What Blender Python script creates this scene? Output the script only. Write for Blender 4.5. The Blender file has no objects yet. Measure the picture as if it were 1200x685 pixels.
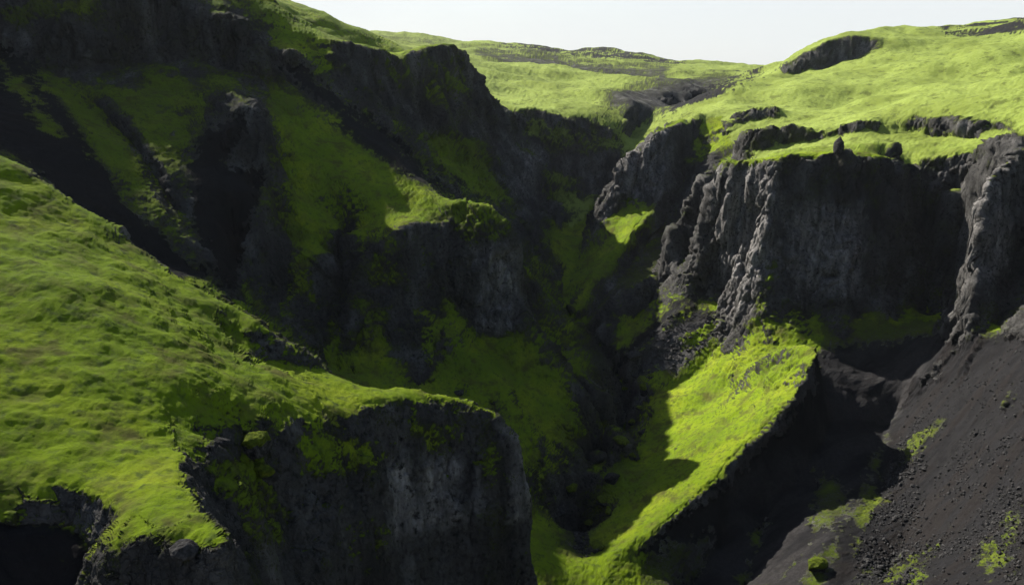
import bpy, bmesh, math, time
import numpy as np
from concurrent.futures import ThreadPoolExecutor
T0 = time.time()
F32 = np.float32
rng = np.random.default_rng(7)

# ------------------------------------------------------------------ camera geometry (metres, eye at the origin, looking along +Y)
FPX, PW, PH = 942.0, 1200.0, 685.0
PITCH = math.radians(15.3)
CP, SP = math.cos(PITCH), math.sin(PITCH)

def ray(u, v):
    """azimuth (rad, + to the right) and tangent of elevation of a sight line"""
    xc = (np.asarray(u, float) - PW / 2) / FPX
    yc = -(np.asarray(v, float) - PH / 2) / FPX
    Y = CP + yc * SP
    Z = -SP + yc * CP
    return np.arctan2(xc, Y), Z / np.hypot(xc, Y)

# ------------------------------------------------------------------ survey lines of the canyon: (u, v, range[, drop below the sight line])
LINES = []
def L(group, *pts):
    a = np.array([tuple(p) + (0.0,) * (4 - len(p)) for p in pts], float)
    r = a[:, 2]
    if group in ('mountain', 'rock_band', 'rock_mound'): a[:, 2] = np.where(r > 172, 172 + (r - 172) * 0.5, r)
    if group == 'ridge_ground': a[:, 2] = np.where(r > 200, 200 + (r - 200) * 0.5, r)
    if group == 'gorge_wall': a[:, 2] = r * np.clip(0.75 + 0.25 * (a[:, 0] - 388) / 204, 0.75, 1)
    if group in ('spur_ground', 'rock_crag', 'spur_cliff', 'rock_outcrop'): a[:, 2] *= np.interp(a[:, 0], [0, 100, 200, 300, 370, 520], [1.04, 1.0, 0.925, 0.86, 0.87, 0.95])
    LINES.append((group, 'P', a))
def A(group, *pts):                       # (azimuth degrees, range, height)
    LINES.append((group, 'A', np.array(pts, float)))

# --- foreground spur
SPUR = 'spur_ground'
L(SPUR, (-200,90,118),(-60,160,115),(0,180,113),(30,190,112.5),(60,213,112),(85,235,111.5),(120,255,111.5),(150,285,111.5),(200,315,111.5),(250,345,111.5),(290,362,111),(315,378,110.6),(335,393,110))
CRAG = 'rock_crag'
L(CRAG, (318,384,110.4),(340,398,109.5),(368,408,109),(372,425,108.4))
L(CRAG, (262,380,108.6),(280,400,107.4),(300,420,106.6),(325,429,106.2),(345,431,106),(366,433,106))
L(SPUR, (372,436,105),(420,447,102.5),(470,450,101),(510,452,100),(540,459,100))
SC = 'spur_cliff'
L(SC, (540,459.5,99.8),(575,465,99),(600,474,98.5),(611,487,98))
L(SPUR, (500,462,96),(460,464,95),(420,476,93),(385,491,91),(350,500,88),(330,510,86),(310,505,86),(290,500,85),(260,508,80),(240,512,76),(215,520,71),(205,535,68),(210,555,64),(222,578,60),(238,600,57))
L(SC, (600,484,97.2),(570,474,97),(540,469,97),(505,464,95.8))
NOSE = 'rock_outcrop'
L(NOSE, (240,603,56.6),(256,622,54.5),(265,640,52.8),(258,650,52),(235,643,52),(200,635,52.3),(165,625,53),(142,638,52),(128,652,51),(120,662,50.5))
L(SPUR, (128,625,53.5),(140,605,55),(128,590,57),(100,573,59.5),(60,557,61),(30,554,61),(0,556,61),(-60,560,60),(-200,570,57))
L(SPUR, (0,300,90),(100,330,88),(200,370,93),(250,400,99))
L(SPUR, (0,420,73.5),(100,435,74),(200,440,80),(300,455,90.7),(380,460,98.5))
L(SPUR, (170,560,60.5),(180,590,57),(200,612,54.5))
HOL = 'hollow_ground'
L(HOL, (-60,606,59.6),(0,606,60.6),(60,607,60.6),(100,622,58.2),(117,645,55.5))
L(HOL, (-60,690,56.5),(0,690,56.5),(50,690,56),(108,690,55))
L(NOSE, (120,692,50.6),(150,700,51.2),(200,700,51.5),(250,700,51.5),(285,695,52))
L(SC, (212,548,70),(232,580,69),(256,615,68),(280,655,67),(296,690,66))
L(SC, (300,513,85),(335,540,84.6),(330,590,82.5),(335,640,79.5),(350,690,77))
L(SC, (240,528,74.8),(270,560,74),(300,600,73.5),(315,650,73))
L(SC, (380,502,90.6),(398,520,89.8),(394,545,86),(380,600,84.6),(378,640,80),(380,690,78.6))
L(SC, (425,476,93),(430,500,92.6),(430,525,88.6),(426,560,88),(425,600,87.5),(430,650,82),(430,690,81.4))
L(SC, (470,466,95),(476,500,94.5),(478,521,91.4),(470,570,90.8),(462,630,89.8),(458,690,84))
L(SC, (515,468,96.2),(512,500,95.7),(518,536,92.6),(522,600,91.6),(525,660,90.8),(525,690,88))
L(SC, (555,474,96.9),(562,515,96.2),(566,541,93.6),(562,600,92.4),(580,690,90.4))
L(SC, (590,490,97.4),(594,535,96.9),(600,560,94.8),(605,620,93.9),(640,690,91.8))
L(SC, (613,500,97.8),(614,540,97.4),(620,585,96.6),(640,622,95.4),(665,652,94.2),(690,690,92.8))
# hidden ground behind the spur
SCREEL = 'mountain'
L(SCREEL, (-60,160,172,9),(0,180,163,9),(120,255,150,10),(200,315,143,12),(290,362,140,16),(370,408,135,18))
GORGE = 'gorge_ground'
L(GORGE, (372,430,135,18),(450,450,132,24),(540,459,124,30),(611,480,116,32),(614,540,113,26),(645,620,112,22),(690,690,112,20))
# --- mountain on the left
L(SCREEL, (-60,165,196),(0,178,190),(60,211,184),(120,252,178),(165,290,174),(200,312,172),(235,324,170),(262,345,169),(288,358,168))
L(SCREEL, (70,92,322),(95,112,302),(125,142,275),(150,166,256),(190,216,220),(220,262,197),(235,288,187),(248,315,179),(268,351,172),(285,362,170))          # ravine bed
L(SCREEL, (55,85,325),(85,108,299),(115,136,270),(150,175,238),(190,232,203),(215,275,186),(232,312,174))                              # moss rib left of the ravine
L(SCREEL, (0,75,318),(0,110,270),(0,145,228)); L(SCREEL, (50,100,292),(70,140,246),(90,185,215),(110,225,195))
L(SCREEL, (120,110,292),(160,140,262),(185,180,234),(205,225,208))                                                                      # right of the ravine
CB = 'rock_band'
L(CB, (-100,75,330),(0,68,331),(30,62,331),(60,70,330),(100,70,329),(150,73,327),(185,70,326),(215,64,323),(250,76,318.5),(290,84,313),(300,86,310))
L(CB, (-100,30,333),(0,44,334),(50,38,333),(120,36,332),(160,50,330),(185,58,328),(200,38,325.5),(230,24,323),(265,12,320),(286,14,316),(302,38,313))
L(SCREEL, (0,-30,330),(100,-30,330),(200,-18,340),(240,-8,345)); L(SCREEL, (-100,-110,400),(0,-120,410),(150,-90,410),(250,-35,400),(312,-6,385))
L(SCREEL, (296,-4,380),(312,8,372),(328,20,362),(346,32,352),(366,41,347),(385,50,345))
L(SCREEL, (160,20,345),(180,5,360)); L(SCREEL, (300,-10,520,25),(335,12,500,25),(385,45,480,25),(450,58,500,20))
L(SCREEL, (300,45,330),(330,55,325),(355,62,328))
KN = 'rock_mound'
L(KN, (262,92,300),(275,108,268),(290,122,252),(306,140,246),(312,160,242))
L(KN, (255,150,244),(270,165,238),(300,172,236),(312,185,234))
L(SCREEL, (200,90,305),(205,120,280),(215,150,258),(225,165,248)); L(SCREEL, (225,172,241),(235,200,229),(262,187,232),(300,200,226),(312,205,222))
L(SCREEL, (240,215,216),(270,225,212),(300,215,217)); L(SCREEL, (240,260,200),(265,260,198))
L(SCREEL, (310,215,219),(306,245,210),(298,268,203))
# diagonal ridge and the moss slope below it
D = 'ridge_ground'
L(D, (306,80,304),(335,94,290),(380,132,268),(440,177,244),(480,206,230),(512,226,216),(528,233,207))
L(D, (330,130,262),(360,170,238),(400,205,222),(430,230,212),(480,250,203))
L(D, (320,200,224),(350,235,208),(380,258,200),(420,270,196))
DC = 'ravine_cliff'
L(DC, (296,270,200),(330,280,196),(362,302,190),(390,288,192),(415,292,190),(432,300,187.5))
L(DC, (276,300,191),(280,330,182),(286,355,174)); L(DC, (335,300,193.5),(335,330,188.5),(330,360,181),(328,384,174)); L(DC, (368,318,188.6),(370,350,185.5),(374,400,180),(378,434,174))
L(GORGE, (406,305,203),(404,332,195),(398,380,184),(394,440,172))
L(SCREEL, (398,136,296),(440,166,280),(480,200,262),(520,226,248)); L(SCREEL, (345,80,322),(370,100,310))
# --- left gorge wall
W = 'gorge_wall'
L(W, (388,48,345),(410,54,343),(450,61,340),(470,72,338),(480,60,342),(520,55,346),(545,62,348),(556,80,347),(561,98,345),(578,120,347),(592,132,350))
L(W, (430,80,338),(440,120,328),(452,145,316)); L(W, (480,90,338),(490,130,332),(500,165,322),(520,190,306))
L(W, (530,90,343),(545,130,336),(560,165,330),(575,195,322)); L(W, (590,150,346),(600,166,341),(612,182,339))
L(W, (510,100,340),(515,140,332)); L(W, (600,168,337),(626,182,334),(628,200,333),(626,232,331),(640,255,326),(655,275,318))
L(W, (535,215,290),(560,222,285),(590,232,288),(610,240,292),(616,255,290)); L(W, (622,262,300),(640,285,296),(655,305,284))
L(GORGE, (528,235,222,5),(560,228,235,14),(600,250,236,22),(604,290,232,16))
# --- head wall of the gorge and the far plateau
HW = 'gorge_head_wall'
L(HW, (594,133,352),(620,128,356),(645,130,360),(660,138,360),(680,137,364),(700,150,362),(716,147,368),(732,140,378),(742,128,400),(720,115,440),(738,105,470),(768,96,520))
L(HW, (600,160,347),(630,158,351),(660,162,354),(690,170,356),(715,168,361)); L(HW, (640,200,344),(670,205,346),(700,205,349)); L(HW, (660,238,333),(690,236,340),(712,228,345))
L(HW, (735,165,372),(748,150,395),(775,130,430),(800,118,480),(820,105,540),(838,95,620))         # gully bed
L(HW, (770,110,480),(790,100,520),(815,92,600))
FP = 'plateau_land'
L(FP, (392,46,620),(480,54,660),(560,72,600),(565,92,440),(585,118,390))
L(FP, (640,118,405),(700,125,415),(600,100,470),(650,100,490),(700,105,480)); L(FP, (580,72,680),(650,85,700),(720,92,680),(780,84,760),(840,84,800))
L(FP, (560,62,860),(640,68,900),(720,74,920),(780,80,900))
L(FP, (375,37.5,1000),(430,38.5,1100),(480,42,1150),(540,47,1200),(600,53,1250),(650,55,1300),(690,59,1330),(720,57,1330),(760,67,1330),(800,73,1300),(850,77,1250),(880,79,1150),(912,77,950))
L(FP, (375,37.5,1400,40),(480,42,1500,40),(600,53,1600,45),(690,59,1600,45),(800,73,1600,45),(912,77,1200,40))
# --- gorge bed, upstream to downstream
L(GORGE, (706,235,343),(692,262,326),(680,282,308),(668,310,288),(658,338,270),(664,368,255),(688,398,240),(708,425,228),(728,445,218),(736,470,209),(730,500,199),(722,530,190),(710,560,181),(695,590,171),(684,620,163),(678,650,158),(682,695,152))
# --- rock tower and the middle ridge
TW = 'rock_tower'
L(TW, (520,240,200),(536,230,200),(560,231,198),(584,240,196),(598,262,194.5),(604,290,193.5))
L(TW, (522,262,194.5),(540,285,192.5),(565,262,193),(580,275,192.5),(590,300,192))
L(TW, (505,312,189.5),(520,337,189),(545,374,188),(572,389,187.5),(602,394,187.5)); L(TW,(604,300,193.4),(607,345,190.5))
K2 = 'rock_buttress'
L(K2, (436,302,186),(450,280,187),(468,262,188.5),(484,258,190),(505,262,192),(516,275,192.5),(512,300,190.5))
L(K2, (425,330,184),(414,355,181.5),(412,400,177),(416,440,170)); L(K2, (445,312,184.8),(455,340,182.8),(440,370,179.8),(430,420,173))
MID = 'slope_ground'
L(MID, (470,320,186),(490,345,184.5),(515,375,181.5),(545,408,177),(580,438,171.5),(610,480,164),(630,520,157))
L(K2, (470,360,181.5),(480,400,176),(490,440,170),(495,454,167.5)); L(K2, (520,402,176.6),(535,440,170),(545,464,165.5)); L(K2,(570,448,168.5),(590,478,162.5))
L(MID, (520,347,188),(560,402,183),(600,437,177),(650,477,170.5),(700,510,167.5))
L(MID, (607,352,189.5),(614,370,187),(640,402,183),(670,436,179.5),(700,466,177),(722,491,175),(738,520,173),(743,545,171.8))
L(MID, (600,470,168),(650,510,163.5),(690,540,163),(722,552,167)); L(MID, (625,530,158),(655,555,156),(690,565,162))
L(GORGE, (612,540,148),(640,575,148),(668,600,154)); L(GORGE,(645,624,150),(668,655,148))
L(GORGE, (612,345,204,8),(640,402,196,9),(700,466,188,7),(738,520,181,4))
R2 = 'slope_ground'
L(R2, (602,296,216),(620,315,215),(640,337,213.5),(660,366,211),(690,402,208),(706,432,204)); L(R2, (612,360,208),(640,390,204),(670,425,198),(705,455,191))
# --- right side: ridge with pinnacles
PB = 'rock_pinnacle'
L(PB, (722,178,309),(735,170,312),(750,166,317)); L(PB, (720,226,308),(735,232,311),(750,236,315))
L(HW, (735,165,342,14),(760,150,345,14),(800,141,350,8))
PN = 'rock_spire'
L(PN, (756,160,311),(766,151,314),(780,146,320),(800,142,329)); L(PN, (760,238,303),(768,215,307),(776,200,311)); L(PN,(757,200,310),(756,232,305))
RA = 'rib_ground'
L(RA, (782,165,312),(777,200,309.5),(778,228,303),(764,246,297),(742,263,290),(716,291,280),(696,313,272),(685,332,264),(673,356,254),(667,378,247))
L(RA, (735,250,302),(710,275,295),(690,300,286),(676,325,272))
L(RA, (800,160,330),(820,168,326),(845,176,312)); L(RA, (795,200,322),(790,230,311),(770,270,297),(740,310,279),(715,345,263),(690,380,249))
L(RA, (800,250,306),(800,290,290),(788,318,275),(772,332,265))
L(RA, (772,316,250),(750,326,247),(735,338,243),(716,366,237),(702,390,231))
L(RA, (790,340,256),(760,360,246),(735,385,233),(722,410,222))
FIN = 'rock_fin'
L(FIN, (852,186,262),(835,192,260),(822,199,258),(812,216,256.5),(802,240,254),(792,256,252),(790,276,250.5),(801,300,248.5),(816,318,246))
L(FIN, (842,205,266),(838,240,262),(830,270,258),(830,310,252)); L(FIN, (815,225,257.5),(808,260,254),(815,300,250))
L('plateau_ground', (800,141,326),(830,132,345),(850,120,372),(870,108,420),(890,95,480),(905,85,540))
L('gully_ground', (790,132,480),(815,125,500),(840,112,530),(862,100,570),(885,88,620),(905,80,760)); L('gully_ground', (800,112,580),(830,98,680),(870,86,760))
LC = 'rock_ledge'
L(LC, (867,125,330),(890,120,332),(912,121,330)); L(LC, (866,150,323),(885,141,326),(912,138,326))
L(LC, (868,160,284),(880,144,285),(905,141,283),(950,147,280),(981,150,278),(1000,138,278),(1031,135,281)); L(LC, (868,172,281),(880,168,282),(905,168,280.5),(950,164,278),(981,161,276),(1000,157,275),(1031,152,277))
LS = 'rock_shelf'; LR = 'rock_scar'
L(LS, (1052,137,283),(1100,139,278),(1152,142,266)); L(LS, (1052,156,279),(1100,163,274),(1150,166,261))
L(LR, (944,98,500),(975,95,495),(1005,94,480)); L(LR, (944,110,492),(1005,105,472))
CR = 'plateau_crag'
L(CR, (919,76,560),(926,66,560),(938,66,562),(944,57,563),(962,57,566),(968,51,568),(985,52,570),(1000,45,572),(1022,47,574),(1034,44,576)); L(CR, (916,90,557),(932,95,556),(950,86,560),(966,90,560),(985,78,565),(1002,76,567),(1015,66,572),(1034,60,576))
RP = 'plateau_ground'
L(RP, (917,77,640),(925,65,620),(940,58,610),(962,49,610),(1000,43,620),(1030,39,640),(1080,36,680),(1120,35,740),(1160,29,760),(1200,24,760),(1300,10,760))
L(RP, (917,77,900,40),(960,49,900,40),(1030,39,900,40),(1120,35,1000,40),(1300,10,1000,40))
L(RP, (900,112,400),(1040,75,480),(1120,60,540),(1200,50,560)); L(RP, (930,128,330),(1000,110,385),(1100,90,390),(1200,80,400),(1300,75,400))
L(RP, (1060,115,300),(1130,115,290),(1200,105,285),(1300,100,280))
# --- the big cliff
CL = 'cliff_wall'
L(CL, (838,196,240),(850,189,239),(875,191,231),(905,186,224),(930,180,225.5),(960,186,228),(975,180,228),(985,168,229),(996,182,230),(1010,184,231),(1040,183,235),(1058,190,238))
L(RP, (905,176,240),(930,172,240),(970,172,243),(1005,170,244),(1040,165,247))
L(CL, (839,215,238),(840,270,235.5),(843,330,232.5),(848,372,229)); L(CL, (872,205,229.5),(872,260,227),(868,320,224),(862,372,220),(858,395,217))
L(CL, (906,200,221.5),(912,240,219.5),(915,285,217.5),(905,318,216),(892,345,213.5),(882,375,210))
L(CL, (955,205,226.5),(955,260,225),(952,320,223),(944,388,217)); L(CL, (1000,200,230),(1005,260,229),(1005,320,227.5),(1000,386,221)); L(CL, (1045,205,235.5),(1050,260,234),(1055,330,232),(1050,385,224))
L(CL, (1068,220,247),(1080,280,247),(1085,340,243),(1085,385,231)); L(CL, (1110,210,251),(1115,270,249),(1115,330,243),(1112,385,222))
L(RP, (1075,186,254),(1105,180,256),(1135,178,252)); L(CL,(1140,215,240),(1140,260,236),(1135,320,228),(1128,380,208))
PL = 'rock_pillar'
L(PL, (1148,205,206),(1160,200,205),(1172,185,207),(1195,165,210),(1240,160,216)); L(PL, (1158,230,203),(1152,270,202),(1148,310,201),(1140,350,199),(1132,388,196)); L(PL, (1185,230,209),(1185,300,207),(1182,350,204.5),(1174,394,198)); L(PL,(1230,240,215),(1230,370,206))
L(RP, (1130,172,246),(1165,162,236),(1200,150,228))
# ground under the cliff
PRW = 'rib_ground'
L(PRW, (882,380,208.5),(876,400,204.5),(862,430,199),(852,455,195))
SCR = 'scree_ground'
L(SCR, (842,332,233),(820,345,232),(790,365,226),(765,390,219),(748,412,212)); L(SCR, (846,378,224),(815,405,217),(780,432,209),(756,450,203))
L(SCR, (850,400,218),(830,430,211),(800,455,205),(775,462,202.5))
BS = 'ridge_slope_ground'
L(BS, (955,404,176),(930,402,182),(905,410,188),(888,430,190),(870,455,189),(850,470,188))
L(BS, (958,410,174),(950,427,171),(930,463,165),(900,497,159),(860,532,152),(820,572,143.5),(790,597,139),(760,620,134),(736,637,131),(716,652,128),(705,690,122))
L(BS, (900,450,178),(860,490,170),(810,530,161),(780,560,154))
L(BS, (772,470,196),(776,495,186),(768,520,176),(754,545,167),(737,570,158.5),(718,595,150.5),(701,622,142),(691,650,134))
L(BS, (830,470,193),(800,500,182))
# dark far side of the bright ridge
E2 = 'gully_side_ground'
L(E2, (966,452,173.5),(937,505,165.3),(907,548,157.5),(867,583,149.6),(832,612,141.6),(797,642,135),(762,668,129.5))
L(E2, (990,460,187),(965,510,173),(942,555,161.5),(908,600,150),(884,645,142),(870,690,134.5)); L(E2, (850,620,146.5),(830,655,139),(800,695,131.5))
L(E2, (903,565,155.6),(897,610,151.2),(886,640,146.8)); L(E2, (945,500,168.5),(960,540,166),(955,580,160))
L(E2, (985,402,212),(1040,398,212),(1090,394,213),(1125,394,203)); L(E2, (1000,430,206),(1040,425,206),(1090,420,204))
L(E2, (1052,478,196),(1042,492,192),(1030,520,178),(1018,550,165.5),(1008,580,155.5),(1000,600,149.5),(985,618,143.5),(968,640,137.5),(955,665,132),(945,695,125.5))
RS = 'scree_slope_ground'
L(RS, (1066,470,194),(1056,500,186),(1042,530,174),(1034,560,163.5),(1022,590,154),(1016,610,147.5),(1000,640,139.5),(985,690,128))
L(RS, (1130,402,198),(1110,430,194),(1085,455,193)); L(RS, (1175,399,191),(1160,430,182),(1130,480,173),(1100,540,162),(1070,600,150.5),(1040,690,133))
L(RS, (1200,420,172),(1200,500,153),(1200,580,137),(1200,690,119)); L(RS, (1260,420,159),(1260,550,132),(1260,690,110))
# --- off to the sides, below and beyond
A(SCREEL, (-21,400,55),(-25.5,440,95),(-31,450,140),(-38,420,160),(-46,380,150),(-56,330,125),(-68,280,100),(-80,240,80)); A(SCREEL, (-24,800,0),(-80,600,0))
A(SCREEL, (-42,190,-10),(-50,185,-4),(-65,170,5),(-80,160,10)); A(SPUR, (-42,120,-14),(-55,110,-8),(-80,100,-5)); A(SPUR, (-40,62,-30),(-55,60,-26),(-80,55,-22)); A(HOL, (-40,50,-42),(-60,48,-40),(-80,45,-38))
A(HOL, (-80,25,-50),(-30,25,-70),(-8,28,-82)); A(GORGE, (-5,28,-104),(0,60,-114),(4,100,-112)); A(GORGE, (0,28,-106),(4,60,-114)); A(RS, (10,28,-92),(35,28,-75),(80,28,-50))
A(RS, (38,110,-62),(50,100,-45),(80,90,-25)); A(PL, (38,190,-20),(50,170,-8),(80,150,5)); A(RP, (38,260,2),(55,260,15),(80,260,25)); A(RP, (38,500,35),(80,500,60)); A(RP, (38,760,55),(80,760,80)); A(RP, (36,1000,0),(80,1000,0))
A(HOL, (-30,45,-62),(-20,46,-66),(-8,55,-78)); A(SC, (-12,68,-84),(-5,78,-92),(1,88,-98))
A(FP, (-80,2500,-90),(80,2500,-90))

GROUPS = []
for g, _, _ in LINES:
    if g not in GROUPS: GROUPS.append(g)

# ------------------------------------------------------------------ noise: gradient noise from a table, in threads
PERM = rng.permutation(4096).astype(np.int32)
G = rng.normal(size=(4096, 3)).astype(F32); G /= np.linalg.norm(G, axis=1, keepdims=True)
POOL = ThreadPoolExecutor(4)
def _gn(p):
    f = np.floor(p); i = f.astype(np.int32); f = (p - f).astype(F32)
    w = f * f * f * (f * (f * 6 - 15) + 10)
    X = [(i[:, 0] + d) & 4095 for d in (0, 1)]
    out = None
    hx = [PERM[a] for a in X]
    for dx in (0, 1):
        for dy in (0, 1):
            hxy = PERM[(hx[dx] + i[:, 1] + dy) & 4095]
            for dz_ in (0, 1):
                g = G[PERM[(hxy + i[:, 2] + dz_) & 4095]]
                d = g[:, 0] * (f[:, 0] - dx) + g[:, 1] * (f[:, 1] - dy) + g[:, 2] * (f[:, 2] - dz_)
                ww = (w[:, 0] if dx else 1 - w[:, 0]) * (w[:, 1] if dy else 1 - w[:, 1]) * (w[:, 2] if dz_ else 1 - w[:, 2])
                out = d * ww if out is None else out + d * ww
    return out * 1.6
def noise(P, wl, off=0.0):
    """about -1..1, wavelength wl (a number or three)"""
    shp = P.shape[:-1]
    q = (P.reshape(-1, 3) / np.asarray(wl, F32) + F32(off)).astype(F32)
    parts = np.array_split(q, 32)
    return np.concatenate(list(POOL.map(_gn, parts))).reshape(shp)
HR = rng.random((4096, 4)).astype(F32)
def _wor(p):
    i0 = np.floor(p).astype(np.int32); f = (p - i0).astype(F32)
    f1 = np.full(len(p), 9, F32); f2 = np.full(len(p), 9, F32); val = np.zeros(len(p), F32)
    for dx in (-1, 0, 1):
        hx = PERM[(i0[:, 0] + dx) & 4095]
        for dy in (-1, 0, 1):
            hy = PERM[(hx + i0[:, 1] + dy) & 4095]
            for dz_ in (-1, 0, 1):
                h = HR[PERM[(hy + i0[:, 2] + dz_) & 4095]]
                d = (h[:, 0] + dx - f[:, 0]) ** 2 + (h[:, 1] + dy - f[:, 1]) ** 2 + (h[:, 2] + dz_ - f[:, 2]) ** 2
                near_ = d < f1
                f2 = np.where(near_, f1, np.minimum(f2, d)); val = np.where(near_, h[:, 3], val); f1 = np.where(near_, d, f1)
    return np.stack([np.sqrt(f1), np.sqrt(f2), val], -1)
def blocks(P, wl, mask, groove=0.35):
    """fractured rock: each cell stands in or out by its own amount, with a crack between neighbours"""
    out = np.zeros(P.shape[:-1], F32)
    q = (P[mask] / np.asarray(wl, F32)).astype(F32)
    w = np.concatenate(list(POOL.map(_wor, np.array_split(q, 32))))
    crack = 1 - np.clip((w[:, 1] - w[:, 0]) / 0.12, 0, 1)
    out[mask] = (w[:, 2] - 0.5) * 2 - groove * crack
    return out
def fbm(P, wl, octs, off=0.0, gain=0.5, kind='n'):
    wl = np.asarray(wl, float); o = None; a = 1.0
    for k in range(octs):
        n = noise(P, wl / 2 ** k, off + 17.3 * k)
        if kind == 'r': n = 1 - 2 * np.abs(n)         # sharp crests
        if kind == 'b': n = 2 * np.abs(n) - 0.6       # billows
        o = n * a if o is None else o + n * a
        a *= gain
    return o
def sstep(a, b, x):
    t = np.clip((x - a) / (b - a), 0, 1); return t * t * (3 - 2 * t)

# ------------------------------------------------------------------ coarse surface between the survey lines
TH0, TH1 = math.radians(-80), math.radians(80)
S0, S1 = math.log(22), math.log(2600)
def raster(nt, ns):
    acc = np.zeros(nt * ns); cnt = np.zeros(nt * ns); lab = np.full(nt * ns, -1, np.int16)
    for g, kind, a in LINES:
        gi = GROUPS.index(g)
        for p, q in zip(a[:-1], a[1:]):
            n = 600
            t = np.linspace(0, 1, n)
            if kind == 'P':
                u = p[0] + (q[0] - p[0]) * t; v = p[1] + (q[1] - p[1]) * t
                s = np.log(p[2]) + (np.log(q[2]) - np.log(p[2])) * t
                th, te = ray(u, v); r = np.exp(s); z = r * te - (p[3] + (q[3] - p[3]) * t)
            else:
                th = np.radians(p[0] + (q[0] - p[0]) * t); r = p[1] + (q[1] - p[1]) * t; s = np.log(r); z = p[2] + (q[2] - p[2]) * t
            i = np.rint((th - TH0) / (TH1 - TH0) * (nt - 1)).astype(int); j = np.rint((s - S0) / (S1 - S0) * (ns - 1)).astype(int)
            ok = (i >= 0) & (i < nt) & (j >= 0) & (j < ns)
            k = i[ok] * ns + j[ok]
            np.add.at(acc, k, z[ok]); np.add.at(cnt, k, 1); lab[k] = gi
    m = cnt > 0
    acc[m] /= cnt[m]
    return acc.reshape(nt, ns), m.reshape(nt, ns), lab.reshape(nt, ns)
def up(a, nt, ns):
    x = np.linspace(0, a.shape[0] - 1, nt); y = np.linspace(0, a.shape[1] - 1, ns)
    i = np.minimum(x.astype(int), a.shape[0] - 2); j = np.minimum(y.astype(int), a.shape[1] - 2)
    fx = (x - i)[:, None]; fy = (y - j)[None, :]
    return (a[i][:, j] * (1 - fx) * (1 - fy) + a[i + 1][:, j] * fx * (1 - fy) + a[i][:, j + 1] * (1 - fx) * fy + a[i + 1][:, j + 1] * fx * fy)
Z = None
for nt, ns, its in ((25, 25, 300), (50, 50, 200), (100, 100, 200), (200, 200, 160), (400, 400, 120), (800, 800, 80), (1400, 900, 60)):
    c, m, lab = raster(nt, ns)
    Z = np.where(m, c, c[m].mean()) if Z is None else np.where(m, c, up(Z, nt, ns))
    dth = (TH1 - TH0) / (nt - 1); ds = (S1 - S0) / (ns - 1)
    wt, ws = 1 / dth ** 2, 1 / ds ** 2
    for _ in range(its):
        P = np.pad(Z, 1, mode='edge')
        Zn = (wt * (P[:-2, 1:-1] + P[2:, 1:-1]) + ws * (P[1:-1, :-2] + P[1:-1, 2:])) / (2 * wt + 2 * ws)
        Z = np.where(m, c, Zn)
NT, NS = Z.shape
for _ in range(3):                                   # take the razor edge off the survey lines
    P = np.pad(Z, 1, mode='edge')
    Z = 0.5 * Z + 0.125 * (P[:-2, 1:-1] + P[2:, 1:-1] + P[1:-1, :-2] + P[1:-1, 2:])
wn = np.clip((math.log(125) - np.linspace(S0, S1, NS)) / 0.25, 0, 1)[None, :]
for _ in range(26):
    P = np.pad(Z, 1, mode='edge')
    Z = Z + wn * 0.5 * (0.25 * (P[:-2, 1:-1] + P[2:, 1:-1] + P[1:-1, :-2] + P[1:-1, 2:]) - Z)
while (lab < 0).any():                               # nearest line decides which landform a spot belongs to
    P = np.pad(lab, 1, mode='edge')
    for sl in ((slice(0, -2), slice(1, -1)), (slice(2, None), slice(1, -1)), (slice(1, -1), slice(0, -2)), (slice(1, -1), slice(2, None))):
        lab = np.where(lab < 0, P[sl], lab)
def sample(a, xi, yi):
    xi = np.clip(xi, 0, NT - 1.001); yi = np.clip(yi, 0, NS - 1.001)
    i = xi.astype(int); j = yi.astype(int); fx = xi - i; fy = yi - j
    return a[i, j] * (1 - fx) * (1 - fy) + a[i + 1, j] * fx * (1 - fy) + a[i, j + 1] * (1 - fx) * fy + a[i + 1, j + 1] * fx * fy
gth, gs = np.meshgrid(np.linspace(TH0, TH1, NT), np.linspace(S0, S1, NS), indexing='ij')   # weathered, wandering edges
Q = np.stack([gth, gs, np.zeros_like(gth)], -1).astype(F32)
wa = 0.0055 * noise(Q, 0.065, 1.5) + 0.0028 * noise(Q, 0.024, 4.5) + 0.0014 * noise(Q, 0.010, 8.5)
wb = 0.0065 * noise(Q, 0.070, 21.5) + 0.0035 * noise(Q, 0.026, 24.5) + 0.0016 * noise(Q, 0.011, 28.5)
nearw = 1 + 1.1 * np.clip((math.log(118) - gs) / 0.2, 0, 1); wa = wa * nearw; wb = wb * nearw
GI = (gth + wa - TH0) / (TH1 - TH0) * (NT - 1); GJ = (gs + wb - S0) / (S1 - S0) * (NS - 1)
Z = sample(Z, GI, GJ)
lab = lab[np.clip(np.rint(GI).astype(int), 0, NT - 1), np.clip(np.rint(GJ).astype(int), 0, NS - 1)]
print('surface', time.time() - T0)

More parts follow.
